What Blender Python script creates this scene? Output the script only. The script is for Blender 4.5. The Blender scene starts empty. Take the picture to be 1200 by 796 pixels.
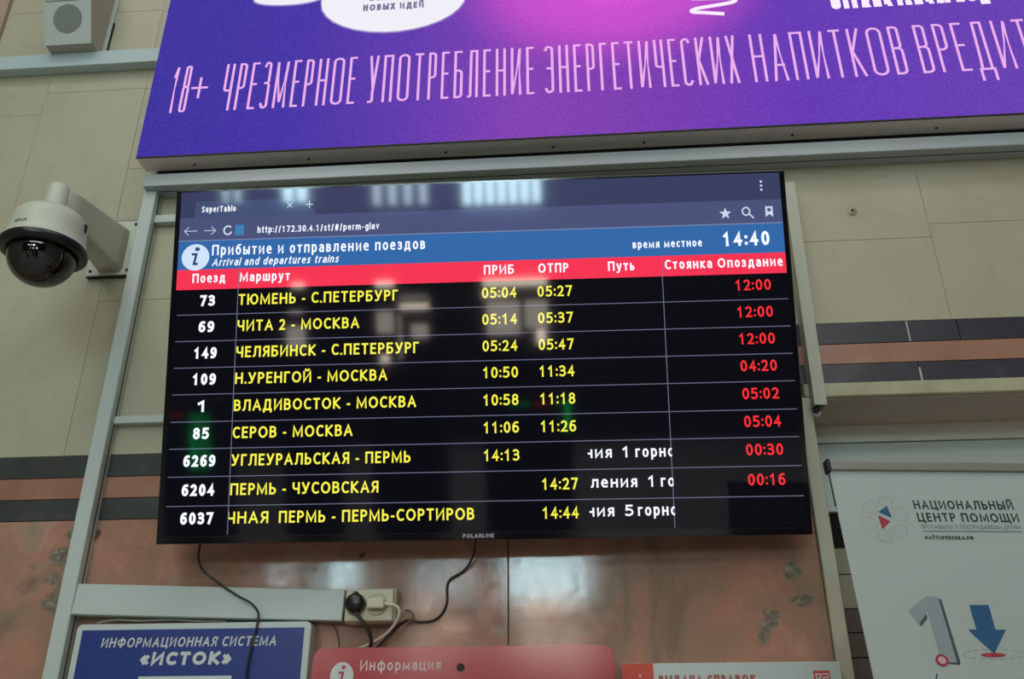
import bpy, bmesh, math, random
from mathutils import Vector, Matrix

sc = bpy.context.scene
COL = sc.collection
rnd = random.Random(7)

# ------------------------------------------------------------------ camera
cd = bpy.data.cameras.new('camera'); cam = bpy.data.objects.new('camera', cd); COL.objects.link(cam)
cd.sensor_width = 36; cd.lens = 31.2704; cd.clip_start = .05
cam.location = (0, -2.05, 1.6)
PITCH, YAW, ROLL = math.radians(25.526), math.radians(4.200), math.radians(-.2006)
cam.matrix_world = (Matrix.Translation((0, -2.05, 1.6)) @ Matrix.Rotation(YAW, 4, 'Z')
                    @ Matrix.Rotation(math.pi/2 + PITCH, 4, 'X') @ Matrix.Rotation(ROLL, 4, 'Z'))
sc.camera = cam
sc.view_settings.view_transform = 'Standard'; sc.view_settings.look = 'None'
sc.view_settings.gamma = 1; sc.view_settings.use_curve_mapping = False
sc.view_settings.exposure = 0

# ------------------------------------------------------------------ world and lamps
wd = bpy.data.worlds.new('world'); sc.world = wd; wd.use_nodes = True
wd.node_tree.nodes['Background'].inputs[0].default_value = (.75, .85, 1, 1)
wd.node_tree.nodes['Background'].inputs[1].default_value = .3

def area(name, loc, size, power, col, target):
    l = bpy.data.lights.new(name, 'AREA'); l.shape = 'RECTANGLE'; l.size, l.size_y = size
    l.energy = power; l.color = col
    o = bpy.data.objects.new(name, l); COL.objects.link(o); o.location = loc
    o.rotation_euler = (Vector(target) - Vector(loc)).to_track_quat('-Z', 'Y').to_euler()
    return o
area('ceiling_and_fill_light', (-2.4, -5.0, 6.2), (1.6, 3.5), 62, (1, .98, .95), (-2.4, -5.0, 0))
area('ceiling_and_fill_light', (2.4, -5.0, 6.2), (1.6, 3.5), 32, (1, .98, .95), (2.4, -5.0, 0))
area('ceiling_and_fill_light', (-.4, -2.4, 6.2), (5, 1.0), 62, (1, .98, .95), (-.4, -2.4, 0))  # added fill light: brightens the near floor so undersides catch its bounce
area('ceiling_and_fill_light', (0, -10.0, 6.2), (7, 2.5), 330, (1, .98, .96), (0, -10, 0))

# ------------------------------------------------------------------ materials
def S(r, g, b):
    f = lambda c: c/12.92 if c <= .04045 else ((c+.055)/1.055)**2.4
    return (f(r/255), f(g/255), f(b/255), 1)

def mat(name, col, rough=.5, metal=0, spec=.5, noise=0, nscale=8, bump=0, bscale=60, emit=None, estr=1):
    m = bpy.data.materials.new(name); m.use_nodes = True
    nt = m.node_tree; b = nt.nodes['Principled BSDF']
    b.inputs['Base Color'].default_value = col; b.inputs['Roughness'].default_value = rough
    b.inputs['Metallic'].default_value = metal; b.inputs['Specular IOR Level'].default_value = spec
    tc = nt.nodes.new('ShaderNodeTexCoord')
    if noise:
        n = nt.nodes.new('ShaderNodeTexNoise'); n.inputs['Scale'].default_value = nscale; n.inputs['Detail'].default_value = 5
        nt.links.new(tc.outputs['Object'], n.inputs['Vector'])
        mx = nt.nodes.new('ShaderNodeMix'); mx.data_type = 'RGBA'
        mx.inputs[6].default_value = tuple(c*(1-noise) for c in col[:3]) + (1,)
        mx.inputs[7].default_value = tuple(min(1, c*(1+noise)) for c in col[:3]) + (1,)
        nt.links.new(n.outputs['Fac'], mx.inputs[0]); nt.links.new(mx.outputs[2], b.inputs['Base Color'])
    if bump:
        n2 = nt.nodes.new('ShaderNodeTexNoise'); n2.inputs['Scale'].default_value = bscale
        nt.links.new(tc.outputs['Object'], n2.inputs['Vector'])
        bp = nt.nodes.new('ShaderNodeBump'); bp.inputs['Strength'].default_value = bump; bp.inputs['Distance'].default_value = .004
        nt.links.new(n2.outputs['Fac'], bp.inputs['Height']); nt.links.new(bp.outputs[0], b.inputs['Normal'])
    if emit:
        b.inputs['Emission Color'].default_value = emit; b.inputs['Emission Strength'].default_value = estr
    return m

def screen_mat(name, col, estr=1, rough=.055, spec=.32):
    return mat(name, (.004, .004, .006, 1), rough=rough, spec=spec, emit=col, estr=estr)

class G:
    """small node-graph helper"""
    def __init__(s, m): s.nt = m.node_tree; s.b = s.nt.nodes['Principled BSDF']; s.tc = s.nt.nodes.new('ShaderNodeTexCoord')
    def n(s, t, **kw):
        x = s.nt.nodes.new(t)
        for k, v in kw.items(): setattr(x, k, v)
        return x
    def l(s, a, b): s.nt.links.new(a, b)
    def noise(s, scale, detail=5, rough=.5, vec=None, dist=0):
        x = s.n('ShaderNodeTexNoise'); x.inputs['Scale'].default_value = scale; x.inputs['Detail'].default_value = detail
        x.inputs['Roughness'].default_value = rough; x.inputs['Distortion'].default_value = dist
        s.l(vec or s.tc.outputs['Object'], x.inputs['Vector']); return x.outputs['Fac']
    def ramp(s, fac, stops):
        r = s.n('ShaderNodeValToRGB'); e = r.color_ramp.elements
        while len(e) < len(stops): e.new(.5)
        for i, (p, c) in enumerate(stops): e[i].position = p; e[i].color = c if len(c) == 4 else tuple(c)+(1,)
        s.l(fac, r.inputs[0]); return r.outputs[0]
    def mix(s, fac, a, b):
        x = s.n('ShaderNodeMix', data_type='RGBA')
        for v, i in ((fac, 0), (a, 6), (b, 7)):
            if hasattr(v, 'is_linked'): s.l(v, x.inputs[i])
            else: x.inputs[i].default_value = v
        return x.outputs[2]
    def math(s, op, a, b=None, c=None):
        x = s.n('ShaderNodeMath', operation=op)
        for i, v in enumerate((a, b, c)):
            if v is None: continue
            if hasattr(v, 'is_linked'): s.l(v, x.inputs[i])
            else: x.inputs[i].default_value = v
        return x.outputs[0]
    def spot(s, pos, r, nz, wob=.03):
        """1 inside a wobbly blob about pos (object space, metres)"""
        d = s.n('ShaderNodeVectorMath', operation='DISTANCE'); s.l(s.tc.outputs['Object'], d.inputs[0]); d.inputs[1].default_value = pos
        v = s.math('ADD', d.outputs['Value'], s.math('MULTIPLY', s.math('SUBTRACT', nz, .5), wob))
        return s.math('SUBTRACT', 1, s.math('SMOOTH_MIN', s.math('DIVIDE', v, r), 1, .05))

def cream_marble():
    m = mat('cream_marble', (1, 1, 1, 1), rough=.38); g = G(m)
    a = g.noise(2.2, 6, .55, dist=.5); b = g.noise(11, 6, .6, dist=1.2); c = g.noise(.9, 3)
    col = g.ramp(a, [(.3, S(166, 166, 142)), (.5, S(178, 178, 153)), (.7, S(184, 184, 160))])
    col = g.mix(g.math('MULTIPLY', g.ramp(c, [(.52, (0, 0, 0)), (.68, (1, 1, 1))]), .35), col, S(180, 158, 138))
    col = g.mix(g.math('MULTIPLY', g.ramp(b, [(.56, (0, 0, 0)), (.62, (1, 1, 1))]), .14), col, S(150, 145, 118))
    g.l(col, g.b.inputs['Base Color'])
    bp = g.n('ShaderNodeBump'); bp.inputs['Strength'].default_value = .05; bp.inputs['Distance'].default_value = .003
    g.l(g.noise(14), bp.inputs['Height']); g.l(bp.outputs[0], g.b.inputs['Normal'])
    return m

def pink_granite():
    m = mat('pink_granite', (1, 1, 1, 1), rough=.13, spec=.32); g = G(m)
    a = g.noise(3.4, 9, .62, dist=1.0); f = g.noise(60, 6, .7); w = g.noise(28, 5, .7); w2 = g.noise(9, 4, .6)
    col = g.ramp(a, [(.3, S(130, 108, 94)), (.43, S(168, 134, 116)), (.52, S(182, 132, 112)), (.60, S(182, 146, 128)), (.70, S(160, 146, 128))])
    col = g.mix(g.math('MULTIPLY', g.ramp(f, [(.5, (0, 0, 0)), (.7, (1, 1, 1))]), .25), col, S(120, 88, 72))
    col = g.mix(g.math('MULTIPLY', g.ramp(g.noise(5.5, 5, .6, dist=.6), [(.44, (0, 0, 0)), (.60, (1, 1, 1))]), .5), col, S(136, 122, 102))
    # dark mineral flecks
    fl = g.noise(17, 3, .4)
    col = g.mix(g.math('MULTIPLY', g.ramp(fl, [(.70, (0, 0, 0)), (.74, (1, 1, 1))]), .8), col, S(70, 62, 52))
    # green-grey inclusions of the stone where the photograph has them
    msk = None
    for p, r in (((.470, 0, 1.985), .022), ((.490, 0, 1.982), .016), ((.500, 0, 1.928), .018), ((.478, 0, 1.926), .014), ((.400, 0, 1.868), .02), ((.392, 0, 1.845), .018), ((.418, 0, 1.888), .02),
                 ((-1.228, 0, 2.05), .035), ((-1.212, 0, 2.10), .03), ((-1.232, 0, 2.00), .03), ((-1.225, 0, 1.94), .035), ((-1.215, 0, 1.97), .025), ((-1.30, 0, 2.03), .012)):
        sp = g.spot(p, r, w, .08)
        sp = g.ramp(sp, [(.1, (0, 0, 0)), (.5, (1, 1, 1))])
        msk = sp if msk is None else g.math('MAXIMUM', msk, sp)
    inc = g.ramp(f, [(.35, S(84, 88, 76)), (.52, S(118, 120, 106)), (.68, S(176, 176, 158))])
    col = g.mix(g.math('MULTIPLY', msk, .85), col, inc)
    g.l(col, g.b.inputs['Base Color'])
    r = g.ramp(g.noise(40, 4, .6), [(.35, (.06, .06, .06)), (.7, (.15, .15, .15))]); g.l(r, g.b.inputs['Roughness'])
    bp = g.n('ShaderNodeBump'); bp.inputs['Strength'].default_value = .05; bp.inputs['Distance'].default_value = .0015
    g.l(g.noise(55, 3), bp.inputs['Height']); g.l(bp.outputs[0], g.b.inputs['Normal'])
    return m

def vein(name, c1, c2, c3, rough=.3):
    m = mat(name, (1, 1, 1, 1), rough=rough); g = G(m)
    col = g.ramp(g.noise(5, 7, .6, dist=1.5), [(.35, c1), (.55, c2), (.72, c3)])
    g.l(col, g.b.inputs['Base Color']); return m

M = dict(
    cream=cream_marble(), granite=pink_granite(),
    black_band=vein('dark_stone', S(58, 62, 60), S(66, 70, 68), S(86, 88, 80)),
    black_band2=vein('blue_black_stone', S(50, 50, 58), S(57, 57, 66), S(74, 76, 82)),
    salmon=vein('salmon_stone', S(156, 112, 92), S(166, 122, 100), S(172, 136, 116)),
    grout=mat('grout', S(128, 124, 104), .9, noise=.2),
    plaster=mat('plaster', S(178, 174, 150), .8, noise=.08),
    white_metal=mat('white_painted_metal', S(190, 204, 199), .38, noise=.03, nscale=5),
    rail_metal=mat('grey_painted_steel', S(164, 174, 178), .35, metal=.1, noise=.05, nscale=6),
    alu=mat('aluminium_profile', S(232, 226, 222), .5, metal=.0, noise=.05),
    channel=mat('cream_plastic', S(186, 190, 172), .45, noise=.03),
    dark=mat('dark_matte', S(26, 26, 28), .6),
    black_plastic=mat('black_plastic', S(22, 22, 26), .3, noise=.1),
    bezel=mat('gloss_black_bezel', S(14, 13, 20), .12, spec=.6),
    cable_black=mat('black_cable', S(24, 24, 24), .45),
    cable_white=mat('white_cable', S(190, 188, 176), .4),
    camwhite=mat('camera_housing_white', S(196, 204, 188), .4, noise=.02),
    camarm=mat('camera_arm_white', S(190, 190, 172), .4, noise=.02),
    dome=mat('smoked_dome', S(10, 9, 14), .04, spec=.9),
    screw=mat('steel_screw', S(120, 120, 115), .3, metal=.9),
    socket=mat('ivory_plastic', S(196, 196, 168), .4),
    blue=mat('blue_print', S(40, 58, 132), .35, noise=.05, nscale=4),
    printw=mat('white_print', S(205, 214, 212), .5),
    signwhite=mat('white_sign_plastic', S(196, 208, 204), .35, noise=.02),
    red=mat('red_gloss', S(176, 64, 72), .16, spec=.7, noise=.04, nscale=3),
    orange=mat('orange_red_print', S(205, 72, 48), .4),
    redink=mat('brown_red_ink', S(172, 98, 92), .5),
    banner=mat('banner_vinyl', S(172, 184, 180), .42, noise=.03, nscale=2),
    bangrey=mat('banner_rail_grey', S(140, 142, 134), .4, metal=.3),
    ink=mat('dark_ink', S(52, 60, 62), .5), inkgrey=mat('grey_ink', S(118, 126, 124), .5),
    onegrey=mat('blue_grey_ink', S(142, 154, 158), .5), oneshade=mat('charcoal_ink', S(66, 74, 78), .5),
    arrow=mat('blue_ink', S(36, 88, 128), .5), redmark=mat('crimson_ink', S(166, 52, 66), .5), pinkmark=mat('pink_ink', S(205, 170, 178), .5),
    molding=vein('cream_stone_moulding', S(166, 164, 132), S(180, 178, 148), S(186, 184, 158), .4),
    lintel=mat('brown_grey_soffit', S(206, 186, 172), .6, noise=.1),
    header=mat('grey_door_header', S(218, 217, 208), .5, noise=.03), doorwhite=mat('pale_grey_panel', S(206, 218, 211), .45, noise=.03),
    door_frame=mat('olive_grey_frame', S(140, 138, 118), .5, noise=.05), casing=mat('cream_stone_casing', S(184, 183, 162), .45, noise=.06),
    slatwood=mat('dark_brown_slats', S(88, 76, 68), .5, noise=.1),
    darkglass=mat('dark_glass', S(30, 32, 30), .1, spec=.8),
    spk=mat('speaker_white', S(190, 202, 196), .45, noise=.02), spkside=mat('speaker_side', S(176, 170, 160), .55), spkgrille=mat('speaker_grille', S(120, 130, 126), .6),
)

# ------------------------------------------------------------------ object helpers
WM = {}
def clean(bm):
    bmesh.ops.remove_doubles(bm, verts=bm.verts, dist=1e-6)
def link(name, me, m, parent=None, local=False, smooth=False):
    o = bpy.data.objects.new(name, me); COL.objects.link(o)
    if m is not None and not me.materials: me.materials.append(m)
    if smooth: 
        for p in me.polygons: p.use_smooth = True
    W = Matrix()
    if parent is not None:
        W = WM[parent.name]; o.parent = parent
        if not local: me.transform(W.inverted())
    WM[o.name] = W
    return o
def obj(name, bm, m, parent=None, local=False, smooth=False, recalc=True):
    if recalc: bmesh.ops.recalc_face_normals(bm, faces=bm.faces)
    me = bpy.data.meshes.new(name); bm.to_mesh(me); bm.free()
    return link(name, me, m, parent, local, smooth)
def thing(name, loc, label, cat, group=None, rot=None):
    o = bpy.data.objects.new(name, None); COL.objects.link(o); o.empty_display_size = .1
    mw = Matrix.Translation(loc) @ (rot.to_4x4() if rot else Matrix())
    o.matrix_world = mw; WM[o.name] = mw
    return tag(o, label, cat, group)
def tag(o, label, cat, group=None):
    o['label'] = label; o['category'] = cat
    if group: o['group'] = group
    return o
def struct(o): o['kind'] = 'structure'; return o

def box(bm, x0, x1, y0, y1, z0, z1, bev=0, seg=1, rot=None, piv=None):
    r = bmesh.ops.create_cube(bm, size=1); vs = r['verts']
    for v in vs: v.co = Vector(((x0+x1)/2 + v.co.x*(x1-x0), (y0+y1)/2 + v.co.y*(y1-y0), (z0+z1)/2 + v.co.z*(z1-z0)))
    if bev:
        es = list({e for v in vs for e in v.link_edges})
        rr = bmesh.ops.bevel(bm, geom=es, offset=bev, segments=seg, affect='EDGES', profile=.5)
        vs = list({v for f in rr['faces'] for v in f.verts} | {v for v in vs if v.is_valid})
    if rot:
        p = Vector(piv) if piv else Vector(((x0+x1)/2, (y0+y1)/2, (z0+z1)/2))
        for v in vs: v.co = p + rot @ (v.co - p)
    return vs
def B(x0, x1, y0, y1, z0, z1, bev=0, seg=1, rot=None, piv=None):
    bm = bmesh.new(); box(bm, x0, x1, y0, y1, z0, z1, bev, seg, rot, piv); return bm
def prism(pts, y0, y1, bev=0):
    """outline pts (x, z) extruded between depths y0 (front) and y1"""
    bm = bmesh.new(); a = [bm.verts.new((x, y0, z)) for x, z in pts]
    f = bm.faces.new(a)
    r = bmesh.ops.extrude_face_region(bm, geom=[f])
    for g in r['geom']:
        if isinstance(g, bmesh.types.BMVert): g.co.y = y1
    if bev:
        es = [e for e in bm.edges if all(abs(v.co.y-y0) < 1e-7 for v in e.verts)]
        bmesh.ops.bevel(bm, geom=es, offset=bev, segments=2, affect='EDGES')
    return bm
def rrect(x0, x1, z0, z1, r, n=8, which=(1, 1, 1, 1)):
    out = []
    for k, (cx, cz, a0) in enumerate(((x1-r, z1-r, 0), (x0+r, z1-r, 90), (x0+r, z0+r, 180), (x1-r, z0+r, 270))):
        if not which[k]: out.append(((x1, z1), (x0, z1), (x0, z0), (x1, z0))[k]); continue
        for i in range(n+1):
            t = math.radians(a0 + 90*i/n); out.append((cx + r*math.cos(t), cz + r*math.sin(t)))
    return out
def lathe(prof, c=(0, 0, 0), n=48, axis='Z', caps=True):
    bm = bmesh.new(); rings = []
    for r, z in prof:
        ring = []
        for i in range(n):
            t = 2*math.pi*i/n
            if axis == 'Z': p = (c[0]+r*math.cos(t), c[1]+r*math.sin(t), c[2]+z)
            else: p = (c[0]+r*math.cos(t), c[1]+z, c[2]+r*math.sin(t))
            ring.append(bm.verts.new(p))
        rings.append(ring)
    for a, b in zip(rings, rings[1:]):
        for i in range(n): bm.faces.new((a[i], a[(i+1) % n], b[(i+1) % n], b[i]))
    if caps:
        for ring in (rings[0], rings[-1]):
            try: bm.faces.new(ring)
            except ValueError: pass
    return bm
def smooth_pts(pts, k=6):
    P = [Vector(p) for p in pts]; P = [2*P[0]-P[1]] + P + [2*P[-1]-P[-2]]; out = []
    for i in range(1, len(P)-2):
        for j in range(k):
            t = j/k; a, b, c, d = P[i-1:i+3]
            out.append(.5*((2*b)+(-a+c)*t+(2*a-5*b+4*c-d)*t*t+(-a+3*b-3*c+d)*t**3))
    out.append(P[-2]); return out
def tube(pts, r, n=8, k=6):
    P = smooth_pts(pts, k); bm = bmesh.new(); rings = []
    up = Vector((.3, 1, .2))
    for i, p in enumerate(P):
        t = (P[min(i+1, len(P)-1)] - P[max(i-1, 0)]).normalized()
        s = t.cross(up).normalized(); u = s.cross(t)
        rings.append([bm.verts.new(p + r*(math.cos(2*math.pi*j/n)*s + math.sin(2*math.pi*j/n)*u)) for j in range(n)])
    for a, b in zip(rings, rings[1:]):
        for j in range(n): bm.faces.new((a[j], a[(j+1) % n], b[(j+1) % n], b[j]))
    bm.faces.new(rings[0]); bm.faces.new(rings[-1]); return bm

# ------------------------------------------------------------------ stroke lettering
# paths in a 0..1 box; M move, L line, V/H quarter ellipse that leaves vertically/horizontally
GL = {
 'А': (.74, 'M0,0 L.5,1 L1,0;M.18,.32 L.82,.32'), 'Б': (.6, 'M.9,1 L0,1 L0,0 L.5,0 H1,.29 V.5,.58 L0,.58'),
 'В': (.6, 'M0,0 L0,1 L.5,1 H.9,.77 V.5,.54 L0,.54;M.5,.54 H1,.27 V.5,0 L0,0'), 'Г': (.5, 'M0,0 L0,1 L1,1'),
 'Д': (.78, 'M0,-.22 L0,0 L1,0 L1,-.22;M.12,0 L.18,.25 L.26,1 L.84,1 L.84,0'), 'Е': (.52, 'M1,1 L0,1 L0,0 L1,0;M0,.53 L.88,.53'),
 'З': (.56, 'M.03,.92 L.2,.985 L.42,1 H.93,.77 V.45,.54 L.3,.54;M.45,.54 H1,.27 V.42,0 L.18,.015 L0,.08'),
 'И': (.7, 'M0,1 L0,0 L1,1 L1,0'), 'Й': (.7, 'M0,1 L0,0 L1,1 L1,0;M.25,1.25 V.5,1.15 H.75,1.25'),
 'К': (.64, 'M0,0 L0,1;M.95,1 L.12,.52 L1,0'), 'Л': (.7, 'M-.03,0 H.2,.3 L.26,1 L1,1 L1,0'),
 'М': (.88, 'M0,0 L.02,1 L.5,.1 L.98,1 L1,0'), 'Н': (.68, 'M0,0 L0,1;M1,0 L1,1;M0,.53 L1,.53'),
 'О': (.8, 'M0,.5 V.5,1 H1,.5 V.5,0 H0,.5'), 'П': (.68, 'M0,0 L0,1 L1,1 L1,0'),
 'Р': (.56, 'M0,0 L0,1 L.45,1 H1,.73 V.45,.46 L0,.46'), 'С': (.62, 'M1,.93 L.82,.985 L.6,1 H0,.5 V.6,0 L.82,.015 L1,.07'),
 'Т': (.6, 'M0,1 L1,1;M.5,1 L.5,0'), 'У': (.66, 'M0,1 L.5,.32;M1,1 L.5,.22 V.22,0 L.05,0'),
 'Ф': (.88, 'M.5,-.06 L.5,1.06;M0,.52 V.3,.84 L.7,.84 H1,.52 V.7,.2 L.3,.2 H0,.52'),
 'Х': (.66, 'M0,0 L.95,1;M.05,1 L1,0'), 'Ц': (.74, 'M0,1 L0,0 L1.08,0 L1.08,-.22;M.88,1 L.88,0'),
 'Ч': (.62, 'M0,1 L0,.66 V.35,.42 L1,.42;M1,1 L1,0'), 'Ш': (.96, 'M0,1 L0,0 L1,0 L1,1;M.5,1 L.5,0'),
 'Щ': (1.0, 'M0,1 L0,0 L1.06,0 L1.06,-.22;M.46,1 L.46,0;M.92,1 L.92,0'),
 'Ы': (.84, 'M0,1 L0,0 L.3,0 H.66,.28 V.3,.56 L0,.56;M1,1 L1,0'), 'Ь': (.58, 'M0,1 L0,0 L.5,0 H1,.28 V.5,.56 L0,.56'),
 'Э': (.62, 'M0,.93 L.18,.985 L.4,1 H1,.5 V.4,0 L.18,.015 L0,.07;M.3,.52 L1,.52'),
 'Ю': (1.0, 'M0,0 L0,1;M0,.5 L.32,.5;M.32,.5 V.66,1 H1,.5 V.66,0 H.32,.5'),
 'Я': (.6, 'M1,0 L1,1 L.5,1 H.05,.73 V.5,.46 L1,.46;M.5,.46 L0,0'), 'Ж': (.95, 'M.5,0 L.5,1;M0,1 L.42,.52 L-.02,0;M1,1 L.58,.52 L1.02,0'),
 'а': (.5, 'M.08,.66 L.12,.68 H.5,.74 H1,.48 L1,0;M1,.43 L.5,.43 H0,.2 V.42,0 H1,.25'),
 'б': (.54, 'M.95,1.02 H.5,.93 H0,.4;M0,.36 V.5,.7 H1,.36 V.5,0 H0,.36'), 'о': (.54, 'M0,.37 V.5,.74 H1,.37 V.5,0 H0,.37'),
 'е': (.52, 'M0,.39 L1,.39 V.5,.74 H0,.36 V.55,0 L.92,.03'), 'р': (.52, 'M0,-.3 L0,.74;M0,.37 V.5,.74 H1,.37 V.5,0 H0,.37'),
 'с': (.44, 'M1,.69 L.85,.73 L.62,.74 H0,.37 V.62,0 L.85,.01 L1,.05'), 'у': (.54, 'M0,.74 L.5,0;M1,.74 L.45,-.18 V.2,-.3 L0,-.3'),
 'ф': (.76, 'M.5,-.3 L.5,1;M0,.37 V.3,.74 L.7,.74 H1,.37 V.7,0 L.3,0 H0,.37'), 'х': (.52, 'M0,0 L.95,.74;M.05,.74 L1,0'),
 '0': (.54, 'M0,.5 V.5,1 H1,.5 V.5,0 H0,.5'), '1': (.54, 'M.12,.78 L.55,1 L.55,0'), '2': (.54, 'M.02,.87 L.2,.97 L.42,1 H.92,.74 L.86,.57 L.7,.4 L.02,0 L1,0'),
 '3': (.54, 'M.03,.93 L.2,.985 L.42,1 H.93,.77 V.45,.54 L.25,.54;M.45,.54 H1,.27 V.42,0 L.18,.015 L0,.07'), '4': (.56, 'M.74,0 L.74,1 L0,.3 L1,.3'),
 '5': (.54, 'M.92,1 L.13,1 L.08,.57 L.25,.6 L.45,.61 H1,.31 V.42,0 L.18,.015 L0,.06'), '6': (.54, 'M.9,.99 L.65,1 H0,.5 L0,.31 V.5,.6 H1,.3 V.5,0 H0,.31'),
 '7': (.54, 'M0,1 L1,1 L.35,0'), '8': (.54, 'M.06,.77 V.5,1 H.94,.77 V.5,.54 H.06,.77;M0,.27 V.5,.54 H1,.27 V.5,0 H0,.27'),
 '9': (.54, 'M.1,.01 L.35,0 H1,.5 L1,.69 V.5,.4 H0,.7 V.5,1 H1,.69'),
 ':': (.12, 'M.5,.08 L.5,.1;M.5,.64 L.5,.66'), '.': (.12, 'M.5,.0 L.5,.02'), '-': (.3, 'M0,.36 L1,.36'), '+': (.5, 'M0,.45 L1,.45;M.5,.2 L.5,.7'),
 '/': (.36, 'M0,-.08 L1,1.05'), '#': (.6, 'M.2,0 L.4,1;M.65,0 L.85,1;M.05,.33 L.95,.33;M.1,.68 L1,.68'),
 '«': (.5, 'M.42,.68 L.0,.38 L.42,.08;M1,.68 L.58,.38 L1,.08'), '»': (.5, 'M0,.68 L.42,.38 L0,.08;M.58,.68 L1,.38 L.58,.08'),
 'S': (.56, 'M.95,.93 L.75,.985 L.52,1 H.03,.76 V.5,.52 H1,.25 V.48,0 L.2,.015 L0,.07'), 'I': (.1, 'M.5,0 L.5,1'), 'L': (.48, 'M0,1 L0,0 L1,0'),
 'R': (.58, 'M0,0 L0,1 L.45,1 H.95,.74 V.45,.48 L0,.48;M.5,.48 L1,0'), 'N': (.68, 'M0,0 L0,1 L1,0 L1,1'),
 'u': (.5, 'M0,.74 L0,.3 V.45,0 H1,.3;M1,.74 L1,0'), 'p': (.52, 'M0,-.3 L0,.74;M0,.37 V.5,.74 H1,.37 V.5,0 H0,.37'),
 'd': (.52, 'M1,0 L1,1.05;M0,.37 V.5,.74 H1,.37 V.5,0 H0,.37'), 'b': (.52, 'M0,0 L0,1.05;M0,.37 V.5,.74 H1,.37 V.5,0 H0,.37'),
 'g': (.52, 'M0,.37 V.5,.74 H1,.37 V.5,0 H0,.37;M1,.74 L1,-.1 V.5,-.3 L.1,-.3'), 'r': (.32, 'M0,0 L0,.74;M0,.5 V.8,.74 L1,.74'),
 't': (.34, 'M.4,.98 L.4,.2 V.8,0 L1,0;M0,.74 L1,.74'), 'n': (.5, 'M0,0 L0,.74;M0,.45 V.55,.74 H1,.42 L1,0'),
 'h': (.5, 'M0,0 L0,1.05;M0,.45 V.55,.74 H1,.42 L1,0'), 'm': (.82, 'M0,0 L0,.74;M0,.45 V.28,.74 H.5,.42 L.5,0;M.5,.45 V.78,.74 H1,.42 L1,0'),
 'i': (.08, 'M.5,0 L.5,.74;M.5,.98 L.5,1.0'), 'l': (.08, 'M.5,0 L.5,1.05'), 'v': (.5, 'M0,.74 L.5,.02 L1,.74'),
 's': (.42, 'M.92,.69 L.72,.73 L.5,.74 H.03,.57 V.5,.39 H1,.19 V.48,0 L.2,.01 L0,.05'), 'a': None, 'e': None, 'o': None,
}
for a, b in zip('АВЕКМНОРСТХ', 'ABEKMHOPCTX'): GL[b] = GL[a]
for a, b in zip('аео', 'aeo'): GL[b] = GL[a]
for ch in 'вгджзийклмнптцчшщьыэюя':
    w, p = GL[ch.upper()]
    def sc_(tok):
        c = tok[0]; x, y = tok[1:].split(','); return '%s%s,%.3f' % (c, x, float(y)*.74 if float(y) >= 0 else float(y)*.9)
    GL[ch] = (w*.8, ';'.join(' '.join(sc_(t) for t in q.split(' ')) for q in p.split(';')))
GL[' '] = (.2, '')

def glyph_lines(ch, ax=1, az=1, din=False):
    w, p = GL[ch]; out = []
    for q in (p.split(';') if p else []):
        pts = []
        for t in q.split(' '):
            c = t[0]; x, y = map(float, t[1:].split(','))
            if c in 'ML': pts.append((x, y)); continue
            x0, y0 = pts[-1]
            rad = min(abs(x-x0)*ax, abs(y-y0)*az)
            for i in range(0 if din else 1, 8):
                a = math.pi/2*i/7
                if din:   # straight run plus a round corner of true radius
                    rx, ry = rad/ax*(1 if x > x0 else -1), rad/az*(1 if y > y0 else -1)
                    if c == 'V': pts.append((x - rx*math.cos(a) if abs(x-x0) <= abs(rx)+1e-9 else x0 + rx*(1-math.cos(a)), y - ry*(1-math.sin(a))))
                    else: pts.append((x - rx*(1-math.sin(a)), y0 + ry*(1-math.cos(a)) if abs(y-y0) > abs(ry)+1e-9 or True else 0))
                    if i == 7: pts.append((x, y))
                    continue
                if c == 'V': pts.append((x0+(x-x0)*(1-math.cos(a)), y0+(y-y0)*math.sin(a)))
                else: pts.append((x0+(x-x0)*math.sin(a), y0+(y-y0)*(1-math.cos(a))))
        out.append(pts)
    return w, out
def ribbon(bm, pts, s, y, closed=False):
    P = [Vector(p) for p in pts]
    Q = [P[0]]
    for p in P[1:]:
        if (p-Q[-1]).length > 1e-7: Q.append(p)
    P = Q
    if len(P) < 2: return
    closed = closed or (len(P) > 3 and (P[0]-P[-1]).length < s*.2)
    if closed: P[-1] = P[0].copy()
    n = len(P); h = s/2; L = []; R_ = []
    if not closed:
        P[0] = P[0] - (P[1]-P[0]).normalized()*h; P[-1] = P[-1] + (P[-1]-P[-2]).normalized()*h
    for i in range(n):
        if closed and i in (0, n-1): d1 = (P[-1]-P[-2]).normalized(); d2 = (P[1]-P[0]).normalized()
        else:
            d1 = (P[i]-P[i-1]).normalized() if i else (P[1]-P[0]).normalized()
            d2 = (P[i+1]-P[i]).normalized() if i < n-1 else d1
        n1 = Vector((-d1.y, d1.x)); n2 = Vector((-d2.y, d2.x)); m = (n1+n2)
        if m.length < .2: m = n1
        m.normalize(); k = min(1/max(m.dot(n1), .1), 2.0)
        L.append(P[i]+m*h*k); R_.append(P[i]-m*h*k)
    vl = [bm.verts.new((p.x, y, p.y)) for p in L]; vr = [bm.verts.new((p.x, y, p.y)) for p in R_]
    for i in range(n-1): bm.faces.new((vr[i], vr[i+1], vl[i+1], vl[i]))
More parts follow.
